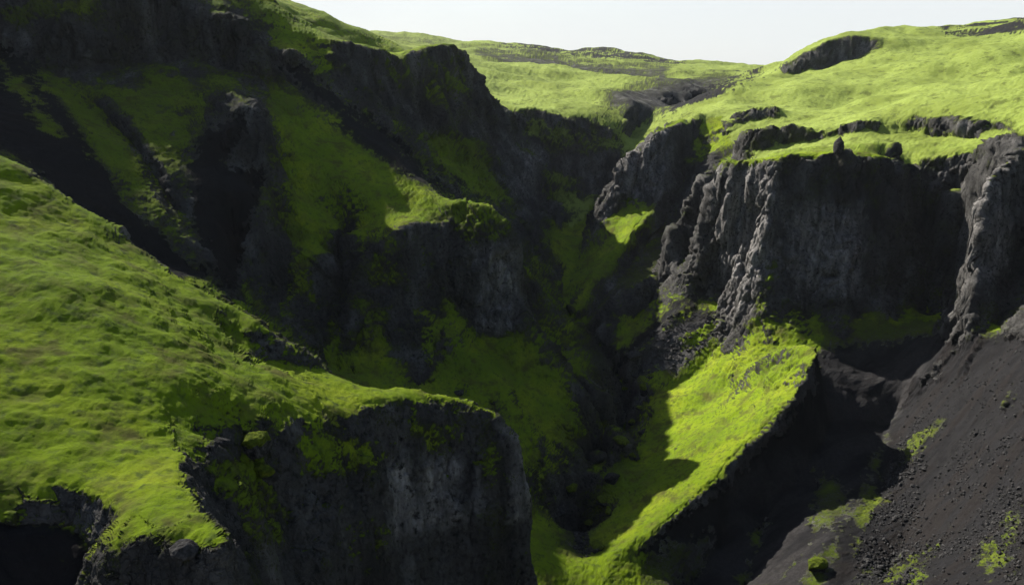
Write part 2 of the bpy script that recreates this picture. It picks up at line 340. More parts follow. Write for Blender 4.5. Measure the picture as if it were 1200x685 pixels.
# ------------------------------------------------------------------ fine mesh: columns of equal azimuth, rows packed where a column is steep
QUAL = 1.0
NROW = int(1750 * QUAL)
inner = np.radians(np.linspace(-38.5, 38.5, int(1340 * QUAL)))
zt = np.abs(np.gradient(Z, axis=0)) / ((TH1 - TH0) / (NT - 1)) / np.exp(np.linspace(S0, S1, NS))[None, :]
g = np.where(np.exp(np.linspace(S0, S1, NS))[None, :] < 110, np.minimum(zt, 4), 0)[:, np.exp(np.linspace(S0, S1, NS)) > 46].max(1)
g = np.convolve(g, np.ones(9) / 9, 'same'); den = 1 + 0.9 * np.interp(inner, np.linspace(TH0, TH1, NT), g)
cd_ = np.concatenate([[0], np.cumsum(0.5 * (den[1:] + den[:-1]))]); inner = np.interp(np.linspace(0, cd_[-1], int(1750 * QUAL)), cd_, inner)
thv = np.concatenate([np.radians(np.linspace(-80, -38.5, 130)[:-1]), inner, np.radians(np.linspace(38.5, 80, 130)[1:])])
NC = len(thv)
NSF = 2400
sf = np.linspace(S0, S1, NSF); rf = np.exp(sf)
x = (thv - TH0) / (TH1 - TH0) * (NT - 1); i = np.minimum(x.astype(int), NT - 2); fx = (x - i)[:, None]
Zc = Z[i] * (1 - fx) + Z[i + 1] * fx
y = np.linspace(0, NS - 1, NSF); j = np.minimum(y.astype(int), NS - 2); fy = (y - j)[None, :]
Zf = Zc[:, j] * (1 - fy) + Zc[:, j + 1] * fy
tel = Zf / rf
hor = np.maximum.accumulate(tel, axis=1)
vis = (tel > hor - 0.012).astype(float)
dr = np.gradient(rf); dz = np.gradient(Zf, axis=1)
met = np.sqrt((0.55 * dr) ** 2 + (1.5 * dz) ** 2) / rf
dv = np.maximum(np.gradient(tel, axis=1), 0)
met = (met * 0.35 + 2.2 * dv + 0.15 * np.abs(np.gradient(tel, axis=1))) * (0.3 + 0.7 * vis) + 0.15 * (sf[1] - sf[0])
met *= np.where(rf < 40, 0.25, 1.0)
k = 71
k = 91
cs = np.cumsum(np.pad(met, ((k // 2 + 1, k // 2), (0, 0)), mode='edge'), axis=0)
met = (cs[k:] - cs[:-k]) / k
cum = np.cumsum(met, axis=1); cum = (cum - cum[:, :1]) / (cum[:, -1:] - cum[:, :1])
tt = np.linspace(0, 1, NROW)
S = np.empty((NC, NROW))
for c_ in range(NC): S[c_] = np.interp(tt, cum[c_], sf)
xi = np.repeat(x[:, None], NROW, 1); yi = (S - S0) / (S1 - S0) * (NS - 1)
R = np.exp(S)
V = np.stack([R * np.sin(thv)[:, None], R * np.cos(thv)[:, None], sample(Z, xi, yi)], -1).astype(F32)
labf = lab[np.rint(xi).astype(int), np.rint(yi).astype(int)]
print('grid', V.shape, time.time() - T0)

def normals(V):
    a = np.empty_like(V); b = np.empty_like(V)
    a[1:-1] = V[2:] - V[:-2]; a[0] = V[1] - V[0]; a[-1] = V[-1] - V[-2]
    b[:, 1:-1] = V[:, 2:] - V[:, :-2]; b[:, 0] = V[:, 1] - V[:, 0]; b[:, -1] = V[:, -1] - V[:, -2]
    n = np.cross(a, b)
    n /= np.linalg.norm(n, axis=-1, keepdims=True) + 1e-9
    return n

# ------------------------------------------------------------------ rock, scree and moss as the ground itself carries them
def proj(V):
    d = V[..., 1] * CP - V[..., 2] * SP
    return PW / 2 + FPX * V[..., 0] / d, PH / 2 - FPX * (V[..., 1] * SP + V[..., 2] * CP) / d
U0, V0 = proj(V)
def blob(poly, r0, r1, soft=12.0):
    """1 inside an outlined patch of ground, fading over its edge; r0..r1 keep it on one landform"""
    poly = np.array(poly, float)
    out = np.zeros(U0.shape, F32)
    lo = poly.min(0) - 3 * soft; hi = poly.max(0) + 3 * soft
    m = (U0 > lo[0]) & (U0 < hi[0]) & (V0 > lo[1]) & (V0 < hi[1]) & (R > r0) & (R < r1)
    u = U0[m]; v = V0[m]
    ins = np.zeros(u.shape, bool); dist = np.full(u.shape, 1e9)
    n = len(poly)
    for a in range(n):
        p, q = poly[a], poly[(a + 1) % n]
        cr = ((p[1] > v) != (q[1] > v)) & (u < (q[0] - p[0]) * (v - p[1]) / (q[1] - p[1] + 1e-9) + p[0])
        ins ^= cr
        e = q - p; t = np.clip(((u - p[0]) * e[0] + (v - p[1]) * e[1]) / (e @ e + 1e-9), 0, 1)
        dist = np.minimum(dist, np.hypot(u - p[0] - t * e[0], v - p[1] - t * e[1]))
    sd = np.where(ins, dist, -dist)
    out[m] = sd / soft
    full = np.where(m, out, -3.0)
    return np.clip(full, -3, 3)
SCREE_P = [
 ([(-80,40),(0,55),(40,70),(70,110),(110,190),(150,240),(200,300),(235,320),(150,300),(60,212),(0,180),(-80,160)], 150, 330),
 ([(60,90),(85,112),(140,180),(185,235),(232,315),(205,318),(150,262),(100,200),(60,140)], 999, 999),
 ([(240,160),(290,130),(300,150),(262,190),(310,196),(316,212),(300,245),(292,275),(270,350),(245,310),(225,250),(215,210)], 150, 330),
 ([(330,80),(352,78),(420,130),(500,198),(535,228),(520,232),(470,205),(400,150)], 205, 340),
 ([(848,372),(815,352),(770,380),(742,412),(750,440),(790,440),(828,400),(846,390)], 195, 240),
 ([(842,335),(820,335),(780,350),(740,390),(722,440),(748,412),(815,370)], 195, 245),
 ([(960,415),(940,470),(905,510),(850,560),(800,600),(730,660),(800,700),(940,700),(1000,600),(1040,500),(1060,470),(1130,400),(1050,395),(980,400)], 120, 215),
 ([(1180,390),(1130,400),(1060,470),(1020,560),(985,620),(950,700),(1300,700),(1300,380)], 100, 200),
 ([(600,52),(700,57),(800,72),(780,76),(690,64),(600,57)], 1000, 1400),
 ([(780,125),(850,100),(890,84),(880,100),(840,118),(800,135)], 400, 900),
 ([(1110,36),(1220,22),(1220,36),(1130,40)], 600, 800),
 ([(0,605),(70,607),(110,640),(100,700),(-50,700),(-50,606)], 40, 60),
 ([(435,100),(470,120),(450,150),(425,130)], 290, 360), ([(500,180),(560,200),(550,222),(520,215)], 270, 350),
]
MOSS_P = [
 ([(705,690),(720,655),(760,640),(800,625),(845,600),(850,630),(820,690)], 110, 165),
 ([(340,515),(470,515),(480,540),(400,560),(345,560)], 60, 105), ([(225,545),(300,530),(335,600),(330,650),(290,640),(260,600)], 55, 90), ([(395,590),(470,600),(470,690),(380,690)], 60, 100), ([(550,520),(600,520),(610,580),(560,575)], 70, 105), ([(480,495),(545,495),(540,540),(500,540)], 70, 105), ([(625,600),(690,690),(590,690),(600,640)], 70, 105),
 ([(450,272),(520,260),(515,305),(470,335),(430,345),(438,300)], 160, 215), ([(415,345),(470,350),(455,420),(415,435)], 150, 200), ([(520,228),(600,238),(604,275),(540,292),(518,270)], 175, 215), ([(500,400),(545,410),(590,460),(520,460)], 150, 190),
 ([(470,150),(560,170),(600,240),(560,225),(500,200)], 240, 380), ([(430,70),(520,60),(560,110),(520,130),(450,100)], 240, 380), ([(0,5),(120,0),(160,50),(60,35),(0,40)], 200, 420), ([(330,285),(370,300),(372,360),(340,350)], 150, 210),
 ([(600,138),(650,146),(700,165),(745,150),(745,178),(690,188),(640,172)], 330, 400), ([(600,185),(650,200),(700,240),(680,250),(630,235)], 300, 360), ([(850,186),(905,184),(900,200),(870,215),(850,205)], 215, 250), ([(1060,150),(1140,165),(1130,185),(1060,185)], 230, 290),
 ([(180,75),(205,90),(225,150),(210,165),(170,120),(165,90)], 230, 330), ([(228,165),(262,168),(305,170),(300,195),(250,210)], 210, 250),
 ([(20,80),(55,85),(110,140),(190,235),(185,245),(110,160),(60,110)], 190, 330), ([(0,70),(60,130),(90,190),(75,190),(20,120)], 200, 330),
 ([(310,90),(380,150),(520,235),(500,260),(430,270),(360,300),(300,265),(310,200)], 185, 300),
 ([(470,300),(520,345),(570,395),(605,390),(720,490),(735,540),(640,520),(545,400)], 150, 190),
 ([(770,240),(740,262),(690,315),(710,320),(760,280)], 260, 310), ([(910,305),(885,345),(870,400),(850,450),(875,450),(890,400),(912,340)], 190, 222),
 ([(955,404),(890,430),(800,540),(730,600),(690,680),(715,650),(820,570),(900,495)], 130, 208),
 ([(950,550),(985,560),(1000,590),(960,640),(925,690),(905,690),(930,640),(955,600)], 125, 170), ([(905,600),(885,690),(855,690),(880,630)], 130, 165),
 ([(835,600),(845,620),(815,680),(800,650)], 140, 165), ([(1060,500),(1100,490),(1080,540),(1050,550)], 150, 175), ([(1010,560),(1035,560),(1020,620),(1010,660),(990,660)], 125, 160),
 ([(1000,650),(1095,650),(1080,690),(985,690)], 115, 145), ([(1150,640),(1200,600),(1200,680),(1140,690)], 100, 150), ([(1165,460),(1200,450),(1200,490),(1170,485)], 140, 175),
 ([(800,440),(850,400),(870,440),(800,540),(765,540),(770,490)], 170, 220), ([(835,370),(850,378),(800,410),(790,400)], 205, 230), ([(640,260),(670,265),(660,300),(635,290)], 270, 345),
 ([(690,560),(735,560),(700,610),(660,590)], 140, 170),
 ([(-60,190),(60,225),(150,295),(250,355),(300,385),(280,420),(370,440),(500,455),(300,490),(205,510),(200,560),(240,600),(120,600),(60,550),(-60,550)], 50, 118),
]
BARE_P = [
 ([(560,130),(600,138),(650,150),(700,160),(740,165),(725,240),(700,300),(668,380),(712,430),(690,400),(640,330),(610,250),(590,210),(540,190)], 200, 380),
 ([(390,60),(450,70),(540,65),(570,120),(600,170),(620,240),(560,220),(480,170),(430,100)], 240, 380),
 ([(778,165),(850,180),(800,240),(790,320),(740,345),(700,400),(680,390),(700,330),(770,270)], 225, 315),
 ([(690,400),(745,440),(745,520),(700,600),(690,690),(640,640),(700,560),(730,520)], 130, 215),
 ([(960,412),(1060,400),(1130,400),(1060,470),(1000,600),(950,690),(700,690),(740,660),(830,600),(905,520)], 130, 215),
 ([(220,540),(300,520),(350,560),(420,600),(560,600),(640,650),(690,690),(200,700),(280,640)], 60, 100),
 ([(410,330),(470,340),(520,400),(590,440),(620,500),(500,460),(400,450)], 150, 190),
]
BARE_P += [([(-60,-60),(300,-10),(330,60),(420,130),(300,150),(310,200),(300,270),(270,350),(-60,160)], 150, 420), ([(600,300),(700,395),(745,545),(640,520),(560,420),(470,330),(600,390)], 150, 220)]
BARE_P += [([(915,58),(1037,40),(1034,62),(1000,80),(915,95)], 500, 700), ([(735,100),(770,92),(800,95),(850,80),(862,90),(800,125),(760,140),(700,132),(720,112)], 355, 900), ([(560,60),(640,64),(720,76),(785,78),(780,90),(700,90),(640,82),(575,72)], 650, 1400), ([(420,42),(500,47),(560,58),(500,56)], 600, 1200)]
BARE_P += [([(310,90),(380,130),(520,230),(480,270),(380,300),(290,290)], 180, 280)]
BARE_W = [0.3, 0.12, 1.0, 0.8, 0.35, 0.2, 0.2, 0.55, 0.3, 0.3, 1.3, 1.7, 1.2, 0.2]
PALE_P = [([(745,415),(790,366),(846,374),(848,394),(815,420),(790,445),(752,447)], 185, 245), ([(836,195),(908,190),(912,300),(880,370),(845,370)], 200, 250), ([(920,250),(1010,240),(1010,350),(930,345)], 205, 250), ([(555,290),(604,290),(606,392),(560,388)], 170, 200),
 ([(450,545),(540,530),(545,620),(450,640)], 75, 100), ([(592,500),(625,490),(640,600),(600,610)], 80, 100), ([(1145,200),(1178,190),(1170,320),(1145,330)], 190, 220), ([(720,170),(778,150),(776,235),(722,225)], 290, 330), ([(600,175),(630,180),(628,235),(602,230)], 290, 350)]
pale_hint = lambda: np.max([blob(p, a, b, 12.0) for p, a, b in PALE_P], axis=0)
N0 = normals(V)
warp = np.stack([noise(V, 26, 3.1), noise(V, 26, 9.7), noise(V, 26, 5.3)], -1)
n_big = fbm(V + 6 * warp, 30, 4, 1.0)
n_mid = fbm(V + 2 * warp, 7, 3, 4.0)
edge = 1.1 * n_big + 0.9 * n_mid + 0.9 * fbm(V, 1.5, 3, 71.0, 0.65)
moss_hint = np.full(U0.shape, -3.0, F32); bare_hint = np.full(U0.shape, -3.0, F32); scree_hint = np.full(U0.shape, -3.0, F32)
for p, a, b in SCREE_P: scree_hint = np.maximum(scree_hint, blob(p, a, b))
bare = np.zeros(U0.shape, F32)
for (p, a, b), w_ in zip(BARE_P, BARE_W): bare = np.maximum(bare, w_ * sstep(-1.2, 1.2, blob(p, a, b, 14.0) + 0.5 * edge))
for p, a, b in MOSS_P: moss_hint = np.maximum(moss_hint, blob(p, a, b))
rockgroups = [GROUPS.index(g) for g in GROUPS if g.startswith('rock') or g.endswith(('cliff', 'wall', 'crag'))]
isrock = np.isin(labf, rockgroups).astype(F32)
onspur = np.isin(labf, [GROUPS.index('spur_ground')]).astype(F32)
scree = sstep(-0.6, 0.8, scree_hint + 0.8 * edge) * (1 - sstep(0.0, 1.2, moss_hint + 1.2 * edge))
steep = 1 - N0[..., 2]
cliff = sstep(0.30, 0.62, steep + 0.10 * n_big) * (1 - 0.85 * scree) * (1 - 0.75 * sstep(-0.3, 1.0, moss_hint))
cliff = np.maximum(cliff, 0.55 * isrock * sstep(0.12, 0.35, steep))
print('masks', time.time() - T0)

# ------------------------------------------------------------------ relief
D1 = np.clip(R, 40, 700)[..., None].astype(F32)
amp = (np.clip(R, 60, 600) / 180.0).astype(F32)      # far walls are larger
big = fbm(V + 5 * warp, 34, 3, 2.2, 0.55)
w2 = np.stack([noise(V, 3.5, 43.1), noise(V, 3.5, 49.7), noise(V, 3.5, 45.3)], -1)
rid = fbm(V * np.array([1, 1, 0.22], F32) + 2.5 * warp, 13, 5, 6.0, 0.60, 'r')       # vertical ribs and clefts
crk = fbm(V * np.array([1, 1, 0.6], F32) + 1.0 * w2, 3.0, 4, 8.0, 0.66, 'r')
fis = -sstep(0.16, 0.0, np.abs(noise(V * np.array([1, 1, 0.16], F32) + 0.8 * w2, 6.5, 81.0))) - 0.6 * sstep(0.14, 0.0, np.abs(noise(V * np.array([1, 1, 0.25], F32) + 0.5 * w2, 2.6, 83.0)))
hz = V[..., 2] + 2.2 * n_big + 0.5 * n_mid
lay = hz / 3.6 + 0.5 * noise(V, 9, 51.0); fl = np.floor(lay); fr = lay - fl
step = (fr ** 4 - 0.3) * sstep(-0.1, 0.5, noise(V, 16, 55.0))                    # here and there a harder bed
nearc = sstep(140, 95, R).astype(F32)
cm_ = cliff > 0.03
PB_ = V + 1.1 * w2 + 0.25 * np.stack([noise(V, 0.9, 63.1), noise(V, 0.9, 69.7), noise(V, 0.9, 65.3)], -1)
blk = 0.85 * blocks(PB_, (4.2, 4.2, 15.0), cm_, 0.25) + 0.24 * blocks(PB_ + 31, (1.5, 1.5, 5.0), cm_, 0.25) + 0.12 * blocks(PB_ + 77, (0.7, 0.7, 1.3), cm_ & (R < 260), 0.4)
d = cliff * (1.2 * big + 0.75 * (rid - 0.4) + (0.22 + 0.2 * nearc) * (crk - 0.3) + 0.6 * fis + 0.3 * step + blk + nearc * 1.2 * n_mid) * np.clip((R - 42) / 75, 0.28, 1)
del PB_
soft = 1 - cliff
n_fine = fbm(V, 1.3, 3, 12.0, 0.6)
soft = soft * (1 - 0.58 * onspur)
d += soft * (0.5 * big) + soft * (1 - scree) * (0.22 * n_mid + 0.10 * n_fine * sstep(420, 200, R) + sstep(0.25, 0.5, steep) * (0.35 * (crk - 0.3) + 0.3 * (rid - 0.3)))
far = sstep(210, 380, R).astype(F32)
d += soft * far * 3.0 * fbm(V, 75, 3, 95.0, 0.5)
run = np.stack([0.93 * V[..., 0] + 0.36 * V[..., 1], 5.5 * (-0.36 * V[..., 0] + 0.93 * V[..., 1]), V[..., 2] * 0.3], -1).astype(F32)
runl = fbm(run, 16, 4, 33.0, 0.6)
d += soft * scree * (0.12 * fbm(V, 3, 4, 14.0, 0.6) + 0.17 * runl)
sc = np.clip(R / 160.0, 0.6, 2.0).astype(F32)
V1 = V + N0 * (d * sc)[..., None]
del big, rid, crk, step, w2, hz, lay, fl, fr
N1 = normals(V1)
# overhanging turf: moss swells where the ground turns over an edge, rock below is eaten back
flat = sstep(0.55, 0.85, N1[..., 2])
b2 = fbm(V1, 1.1, 2, 21.0, 0.55, 'b')
b3 = fbm(V1, 0.55, 2, 23.0, 0.6)
near = sstep(260, 70, R).astype(F32)
n_tiny = fbm(V1, 0.7, 3, 61.0, 0.65)
lump = (flat * (1 - scree) * (0.22 * sstep(95, 60, R) * fbm(V1, 2.4, 2, 35.0, 0.5, 'b') + 0.10 * b2 + 0.16 * np.abs(noise(V1, 2.2, 31.0))) + (1 - flat) * (1 - scree) * (0.20 * fbm(V1, 1.5, 4, 25.0, 0.65, 'r')) + scree * 0.05 * b3) * (0.45 + 0.55 * near) * (0.38 + 0.62 * sstep(420, 190, R)) * (1 - 0.32 * onspur)
V2 = V1 + N1 * (lump * np.clip(R / 110, 0.55, 2.0))[..., None].astype(F32)
N2 = normals(V2)
print('relief', time.time() - T0)

# ------------------------------------------------------------------ cover, decided by the final slope
up_ = 0.45 * N2[..., 2] + 0.55 * N0[..., 2]
e2 = 0.45 * n_big + 0.4 * n_mid + 0.5 * n_fine
def blur_rows(a, k):
    c = np.cumsum(np.pad(a, ((0, 0), (k // 2 + 1, k // 2)), mode='edge'), axis=1, dtype=np.float64)
    return ((c[:, k:] - c[:, :-k]) / k).astype(F32)
spill = blur_rows(N0[..., 2], 15)
streak = noise(V * np.array([1, 1, 0.25], F32), 1.6, 73.0)
up_ = up_ + 0.34 * np.clip(spill - N0[..., 2], 0, 0.6) * (0.6 + 0.9 * streak)
moss = sstep(0.42, 0.72, up_ + 0.16 * e2 + 0.06 * np.clip(moss_hint, -1, 1) - 0.10 * isrock - 0.22 * bare)
moss = np.maximum(moss, sstep(-0.2, 0.8, moss_hint + 0.9 * edge) * sstep(0.15, 0.5, up_ + 0.25 * e2))
moss = np.maximum(moss, (0.50 + 0.2 * n_fine) * sstep(0.0, 0.5, n_mid + 0.5 * n_big + 0.5 * streak + 0.35 * (up_ - 0.3)) * (1 - sstep(-1.0, 1.2, pale_hint() + 0.7 * edge)))
moss *= 1 - scree * 0.97
moss *= 1 - 0.34 * np.isin(labf, [GROUPS.index(g) for g in ('scree_slope_ground', 'gully_side_ground')]) * (1 - 0.7 * sstep(0.2, 1.2, n_mid))
moss *= 1 - 0.42 * bare
moss *= 1 - 0.32 * cliff
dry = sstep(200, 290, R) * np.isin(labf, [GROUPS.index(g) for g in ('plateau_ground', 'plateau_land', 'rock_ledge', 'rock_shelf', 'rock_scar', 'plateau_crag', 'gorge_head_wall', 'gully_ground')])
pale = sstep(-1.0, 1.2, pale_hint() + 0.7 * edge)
pale = np.maximum(pale, 0.40 * sstep(-0.6, 0.6, runl + 0.5 * n_mid) * (labf == GROUPS.index('gully_side_ground')))  # fill light put into the colour: lightens the unlit gully side
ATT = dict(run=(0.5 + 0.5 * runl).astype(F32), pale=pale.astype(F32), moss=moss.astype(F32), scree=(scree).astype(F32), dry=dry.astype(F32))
del warp, d, lump

# ------------------------------------------------------------------ materials
def mat_ground():
    m = bpy.data.materials.new('mossy_ground'); m.use_nodes = True
    nt = m.node_tree; nd = nt.nodes; ln = nt.links
    nd.clear()
    out = nd.new('ShaderNodeOutputMaterial'); bs = nd.new('ShaderNodeBsdfPrincipled')
    ln.new(bs.outputs[0], out.inputs[0])
    geo = nd.new('ShaderNodeNewGeometry')
    def N(scale, detail=3, rough=0.55, stretch=None):
        n = nd.new('ShaderNodeTexNoise'); n.inputs['Scale'].default_value = scale; n.inputs['Detail'].default_value = detail; n.inputs['Roughness'].default_value = rough
        if stretch:
            mp = nd.new('ShaderNodeMapping'); mp.inputs['Scale'].default_value = stretch
            ln.new(geo.outputs['Position'], mp.inputs[0]); ln.new(mp.outputs[0], n.inputs['Vector'])
        else: ln.new(geo.outputs['Position'], n.inputs['Vector'])
        return n.outputs['Fac']
    def ramp(fac, *st):
        r = nd.new('ShaderNodeValToRGB'); cr = r.color_ramp
        while len(cr.elements) < len(st): cr.elements.new(0.5)
        for e, (p, c) in zip(cr.elements, st): e.position = p; e.color = (*c, 1)
        ln.new(fac, r.inputs[0]); return r.outputs[0]
    def mix(f, a, b, bt='MIX'):
        n = nd.new('ShaderNodeMix'); n.data_type = 'RGBA'; n.blend_type = bt
        for s, v in ((0, f), (6, a), (7, b)):
            if isinstance(v, float): n.inputs[s].default_value = v
            elif isinstance(v, tuple): n.inputs[s].default_value = (*v, 1)
            else: ln.new(v, n.inputs[s])
        return n.outputs[2]
    def math_(op, a, b=None):
        n = nd.new('ShaderNodeMath'); n.operation = op
        for s, v in ((0, a), (1, b)):
            if v is None: continue
            if isinstance(v, (int, float)): n.inputs[s].default_value = v
            else: ln.new(v, n.inputs[s])
        return n.outputs[0]
    def attr(name):
        a = nd.new('ShaderNodeAttribute'); a.attribute_name = name; return a.outputs['Fac']
    def mrange(x, a, b):
        n = nd.new('ShaderNodeMapRange'); n.interpolation_type = 'SMOOTHSTEP'
        ln.new(x, n.inputs[0]); n.inputs[1].default_value = a; n.inputs[2].default_value = b
        return n.outputs[0]
    n1 = N(0.09, 4); n2 = N(0.9, 5, 0.6); n3 = N(4.5, 4, 0.65)
    mossc = ramp(n1, (0.30, (0.072, 0.112, 0.006)), (0.5, (0.100, 0.146, 0.006)), (0.72, (0.148, 0.182, 0.010)))
    mossc = mix(mrange(n2, 0.46, 0.72), mossc, (0.045, 0.065, 0.012))
    mossc = mix(math_('MULTIPLY', mrange(n3, 0.5, 0.75), 0.55), mossc, (0.05, 0.05, 0.018))
    mossc = mix(math_('MULTIPLY', mrange(N(0.33, 5, 0.65), 0.48, 0.7), 0.65), mossc, (0.075, 0.082, 0.017))
    mossc = mix(math_('MULTIPLY', mrange(N(0.21, 5, 0.65), 0.50, 0.68), 0.85), mossc, (0.052, 0.050, 0.014))
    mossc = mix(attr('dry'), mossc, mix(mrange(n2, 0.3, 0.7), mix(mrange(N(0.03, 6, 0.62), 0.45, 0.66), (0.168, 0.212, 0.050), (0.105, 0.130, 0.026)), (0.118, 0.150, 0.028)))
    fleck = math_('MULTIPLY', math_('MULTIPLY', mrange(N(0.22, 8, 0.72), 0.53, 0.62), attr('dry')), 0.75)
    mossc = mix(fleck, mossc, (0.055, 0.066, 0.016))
    thin = mix(mrange(n2, 0.4, 0.65), (0.045, 0.060, 0.009), (0.032, 0.032, 0.012))
    mossc = mix(mrange(math_('ADD', attr('moss'), math_('MULTIPLY', math_('SUBTRACT', n2, 0.5), 0.8)), 0.45, 0.95), thin, mossc)
    rs = N(0.16, 5, 0.6, (1, 1, 0.28)); rf_ = N(1.3, 6, 0.65)
    rockc = ramp(rs, (0.35, (0.028, 0.027, 0.026)), (0.55, (0.055, 0.053, 0.051)), (0.72, (0.12, 0.116, 0.112)))
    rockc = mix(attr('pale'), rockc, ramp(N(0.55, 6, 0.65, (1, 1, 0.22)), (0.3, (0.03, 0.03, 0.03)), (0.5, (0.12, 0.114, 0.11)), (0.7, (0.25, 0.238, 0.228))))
    rockc = mix(mrange(rf_, 0.48, 0.7), rockc, (0.017, 0.0168, 0.0165))
    sg = N(0.5, 6, 0.7); screec = ramp(sg, (0.3, (0.0075, 0.0073, 0.0077)), (0.6, (0.0115, 0.0112, 0.012)), (0.8, (0.019, 0.0182, 0.0188)))
    sp = math_('ADD', math_('MULTIPLY', math_('SUBTRACT', n3, 0.5), 1.5), math_('MULTIPLY', math_('SUBTRACT', N(1.7, 5, 0.7), 0.5), 1.1))
    ma = mrange(math_('ADD', attr('moss'), sp), 0.2, 0.72)
    screec = mix(math_('MULTIPLY', mrange(attr('run'), 0.45, 0.8), 0.6), screec, (0.0125, 0.0105, 0.0098))
    screec = mix(mrange(N(5.5, 4, 0.75), 0.56, 0.7), screec, (0.019, 0.0185, 0.019))
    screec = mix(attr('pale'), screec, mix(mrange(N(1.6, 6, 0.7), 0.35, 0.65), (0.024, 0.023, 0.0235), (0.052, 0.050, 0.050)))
    sa = math_('ADD', attr('scree'), math_('MULTIPLY', math_('SUBTRACT', n2, 0.5), 0.9)); sa = mrange(sa, 0.35, 0.6)
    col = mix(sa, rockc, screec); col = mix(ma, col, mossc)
    ln.new(col, bs.inputs['Base Color'])
    bs.inputs['Roughness'].default_value = 0.95
    bs.inputs['Specular IOR Level'].default_value = 0.03
    # fine relief
    vo = nd.new('ShaderNodeTexVoronoi'); vo.feature = 'DISTANCE_TO_EDGE'; vo.inputs['Scale'].default_value = 1.5
    wv = nd.new('ShaderNodeTexNoise'); wv.inputs['Scale'].default_value = 1.2; wv.inputs['Detail'].default_value = 4; ln.new(geo.outputs['Position'], wv.inputs['Vector'])
    va = nd.new('ShaderNodeVectorMath'); va.operation = 'MULTIPLY_ADD'; ln.new(wv.outputs['Color'], va.inputs[0]); va.inputs[1].default_value = (0.9, 0.9, 0.9); ln.new(geo.outputs['Position'], va.inputs[2]); ln.new(va.outputs[0], vo.inputs['Vector'])
    rk = math_('MULTIPLY', math_('SUBTRACT', 1.0, ma), math_('SUBTRACT', 1.0, sa))
    crackh = math_('MULTIPLY', math_('MULTIPLY', mrange(vo.outputs['Distance'], 0.0, 0.10), 0.22), rk)
    h = math_('ADD', math_('ADD', math_('MULTIPLY', N(3.0, 7, 0.72), math_('ADD', 0.16, math_('MULTIPLY', rk, 0.22))), math_('MULTIPLY', N(14.0, 3, 0.6), 0.05)), crackh)
    bp = nd.new('ShaderNodeBump'); bp.inputs['Strength'].default_value = 0.8; bp.inputs['Distance'].default_value = 1.0
    ln.new(h, bp.inputs['Height']); ln.new(bp.outputs[0], bs.inputs['Normal'])
    return m
MG = mat_ground()

# ------------------------------------------------------------------ objects: one mesh per landform
def link(o): bpy.context.scene.collection.objects.link(o); return o
idx = np.arange(NC * NROW, dtype=np.int64).reshape(NC, NROW)
quad = np.stack([idx[:-1, :-1], idx[1:, :-1], idx[1:, 1:], idx[:-1, 1:]], -1).reshape(-1, 4)
qlab = labf[:-1, :-1].reshape(-1)
VF = V2.reshape(-1, 3); NF = N2.reshape(-1, 3)
def make_part(name, mask):
    q = quad[mask]
    if len(q) == 0: return None
    used, inv = np.unique(q.reshape(-1), return_inverse=True)
    me = bpy.data.meshes.new(name)
    me.vertices.add(len(used)); pts = VF[used]; base = np.array([*pts.mean(0)[:2], pts[:, 2].min()], F32)
    me.vertices.foreach_set('co', (pts - base).reshape(-1).astype(F32))
    me.loops.add(len(inv)); me.loops.foreach_set('vertex_index', inv.astype(np.int32))
    nq = len(q)
    me.polygons.add(nq); me.polygons.foreach_set('loop_start', np.arange(0, nq * 4, 4, dtype=np.int32))
    me.update(calc_edges=True)
    me.polygons.foreach_set('use_smooth', np.ones(nq, bool))
    for k_, a in ATT.items():
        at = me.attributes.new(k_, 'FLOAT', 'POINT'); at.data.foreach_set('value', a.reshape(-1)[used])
    me.materials.append(MG)
    o = bpy.data.objects.new(name, me); o.location = base
    me.normals_split_custom_set_from_vertices(NF[used])
    return link(o)
OUTCROPS = {
 'rock_crag': ('dark broken crag on the far edge of the big mossy foreground spur', 'crag'),
 'rock_outcrop': ('moss-topped rock nose jutting out at the lower front end of the green spur', 'rock outcrop'),
 'rock_band': ('dark horizontal band of cliff high on the shaded left mountain', 'rock band'),
 'rock_mound': ('blunt dark rock mound above the black scree tongue on the left slope', 'rock mound'),
 'rock_tower': ('pale-faced rock tower standing at the head of the middle green ridge', 'rock tower'),
 'rock_buttress': ('black craggy buttress below and beside the rock tower in the middle', 'buttress'),
 'rock_pinnacle': ('square-topped rock block at the outer end of the ridge across the gorge', 'rock pinnacle'),
 'rock_spire': ('upright rock spire above the sunlit mossy rib, beside a square block', 'rock spire'),
 'rock_fin': ('thin leaning rock fin standing free left of the big grey cliff', 'rock fin'),
 'rock_ledge': ('dark stepped rock ledge in the bright plateau above the big cliff', 'rock ledge'),
 'rock_shelf': ('low dark rock step in the moss above the shadowed recess of the big cliff', 'rock ledge'),
 'rock_scar': ('short dark rock scar crossing the bright plateau below the skyline crag', 'rock scar'),
 'plateau_crag': ('dark crag breaking the skyline of the bright green plateau', 'crag'),
 'rock_pillar': ('massive dark rock pillar beside the shadowed recess, above the black scree', 'rock pillar'),
}
for gi, g in enumerate(GROUPS):
    o = make_part(g, qlab == gi)
    if not o: continue
    if g in OUTCROPS: o['label'], o['category'] = OUTCROPS[g]
    else: o['kind'] = 'structure'

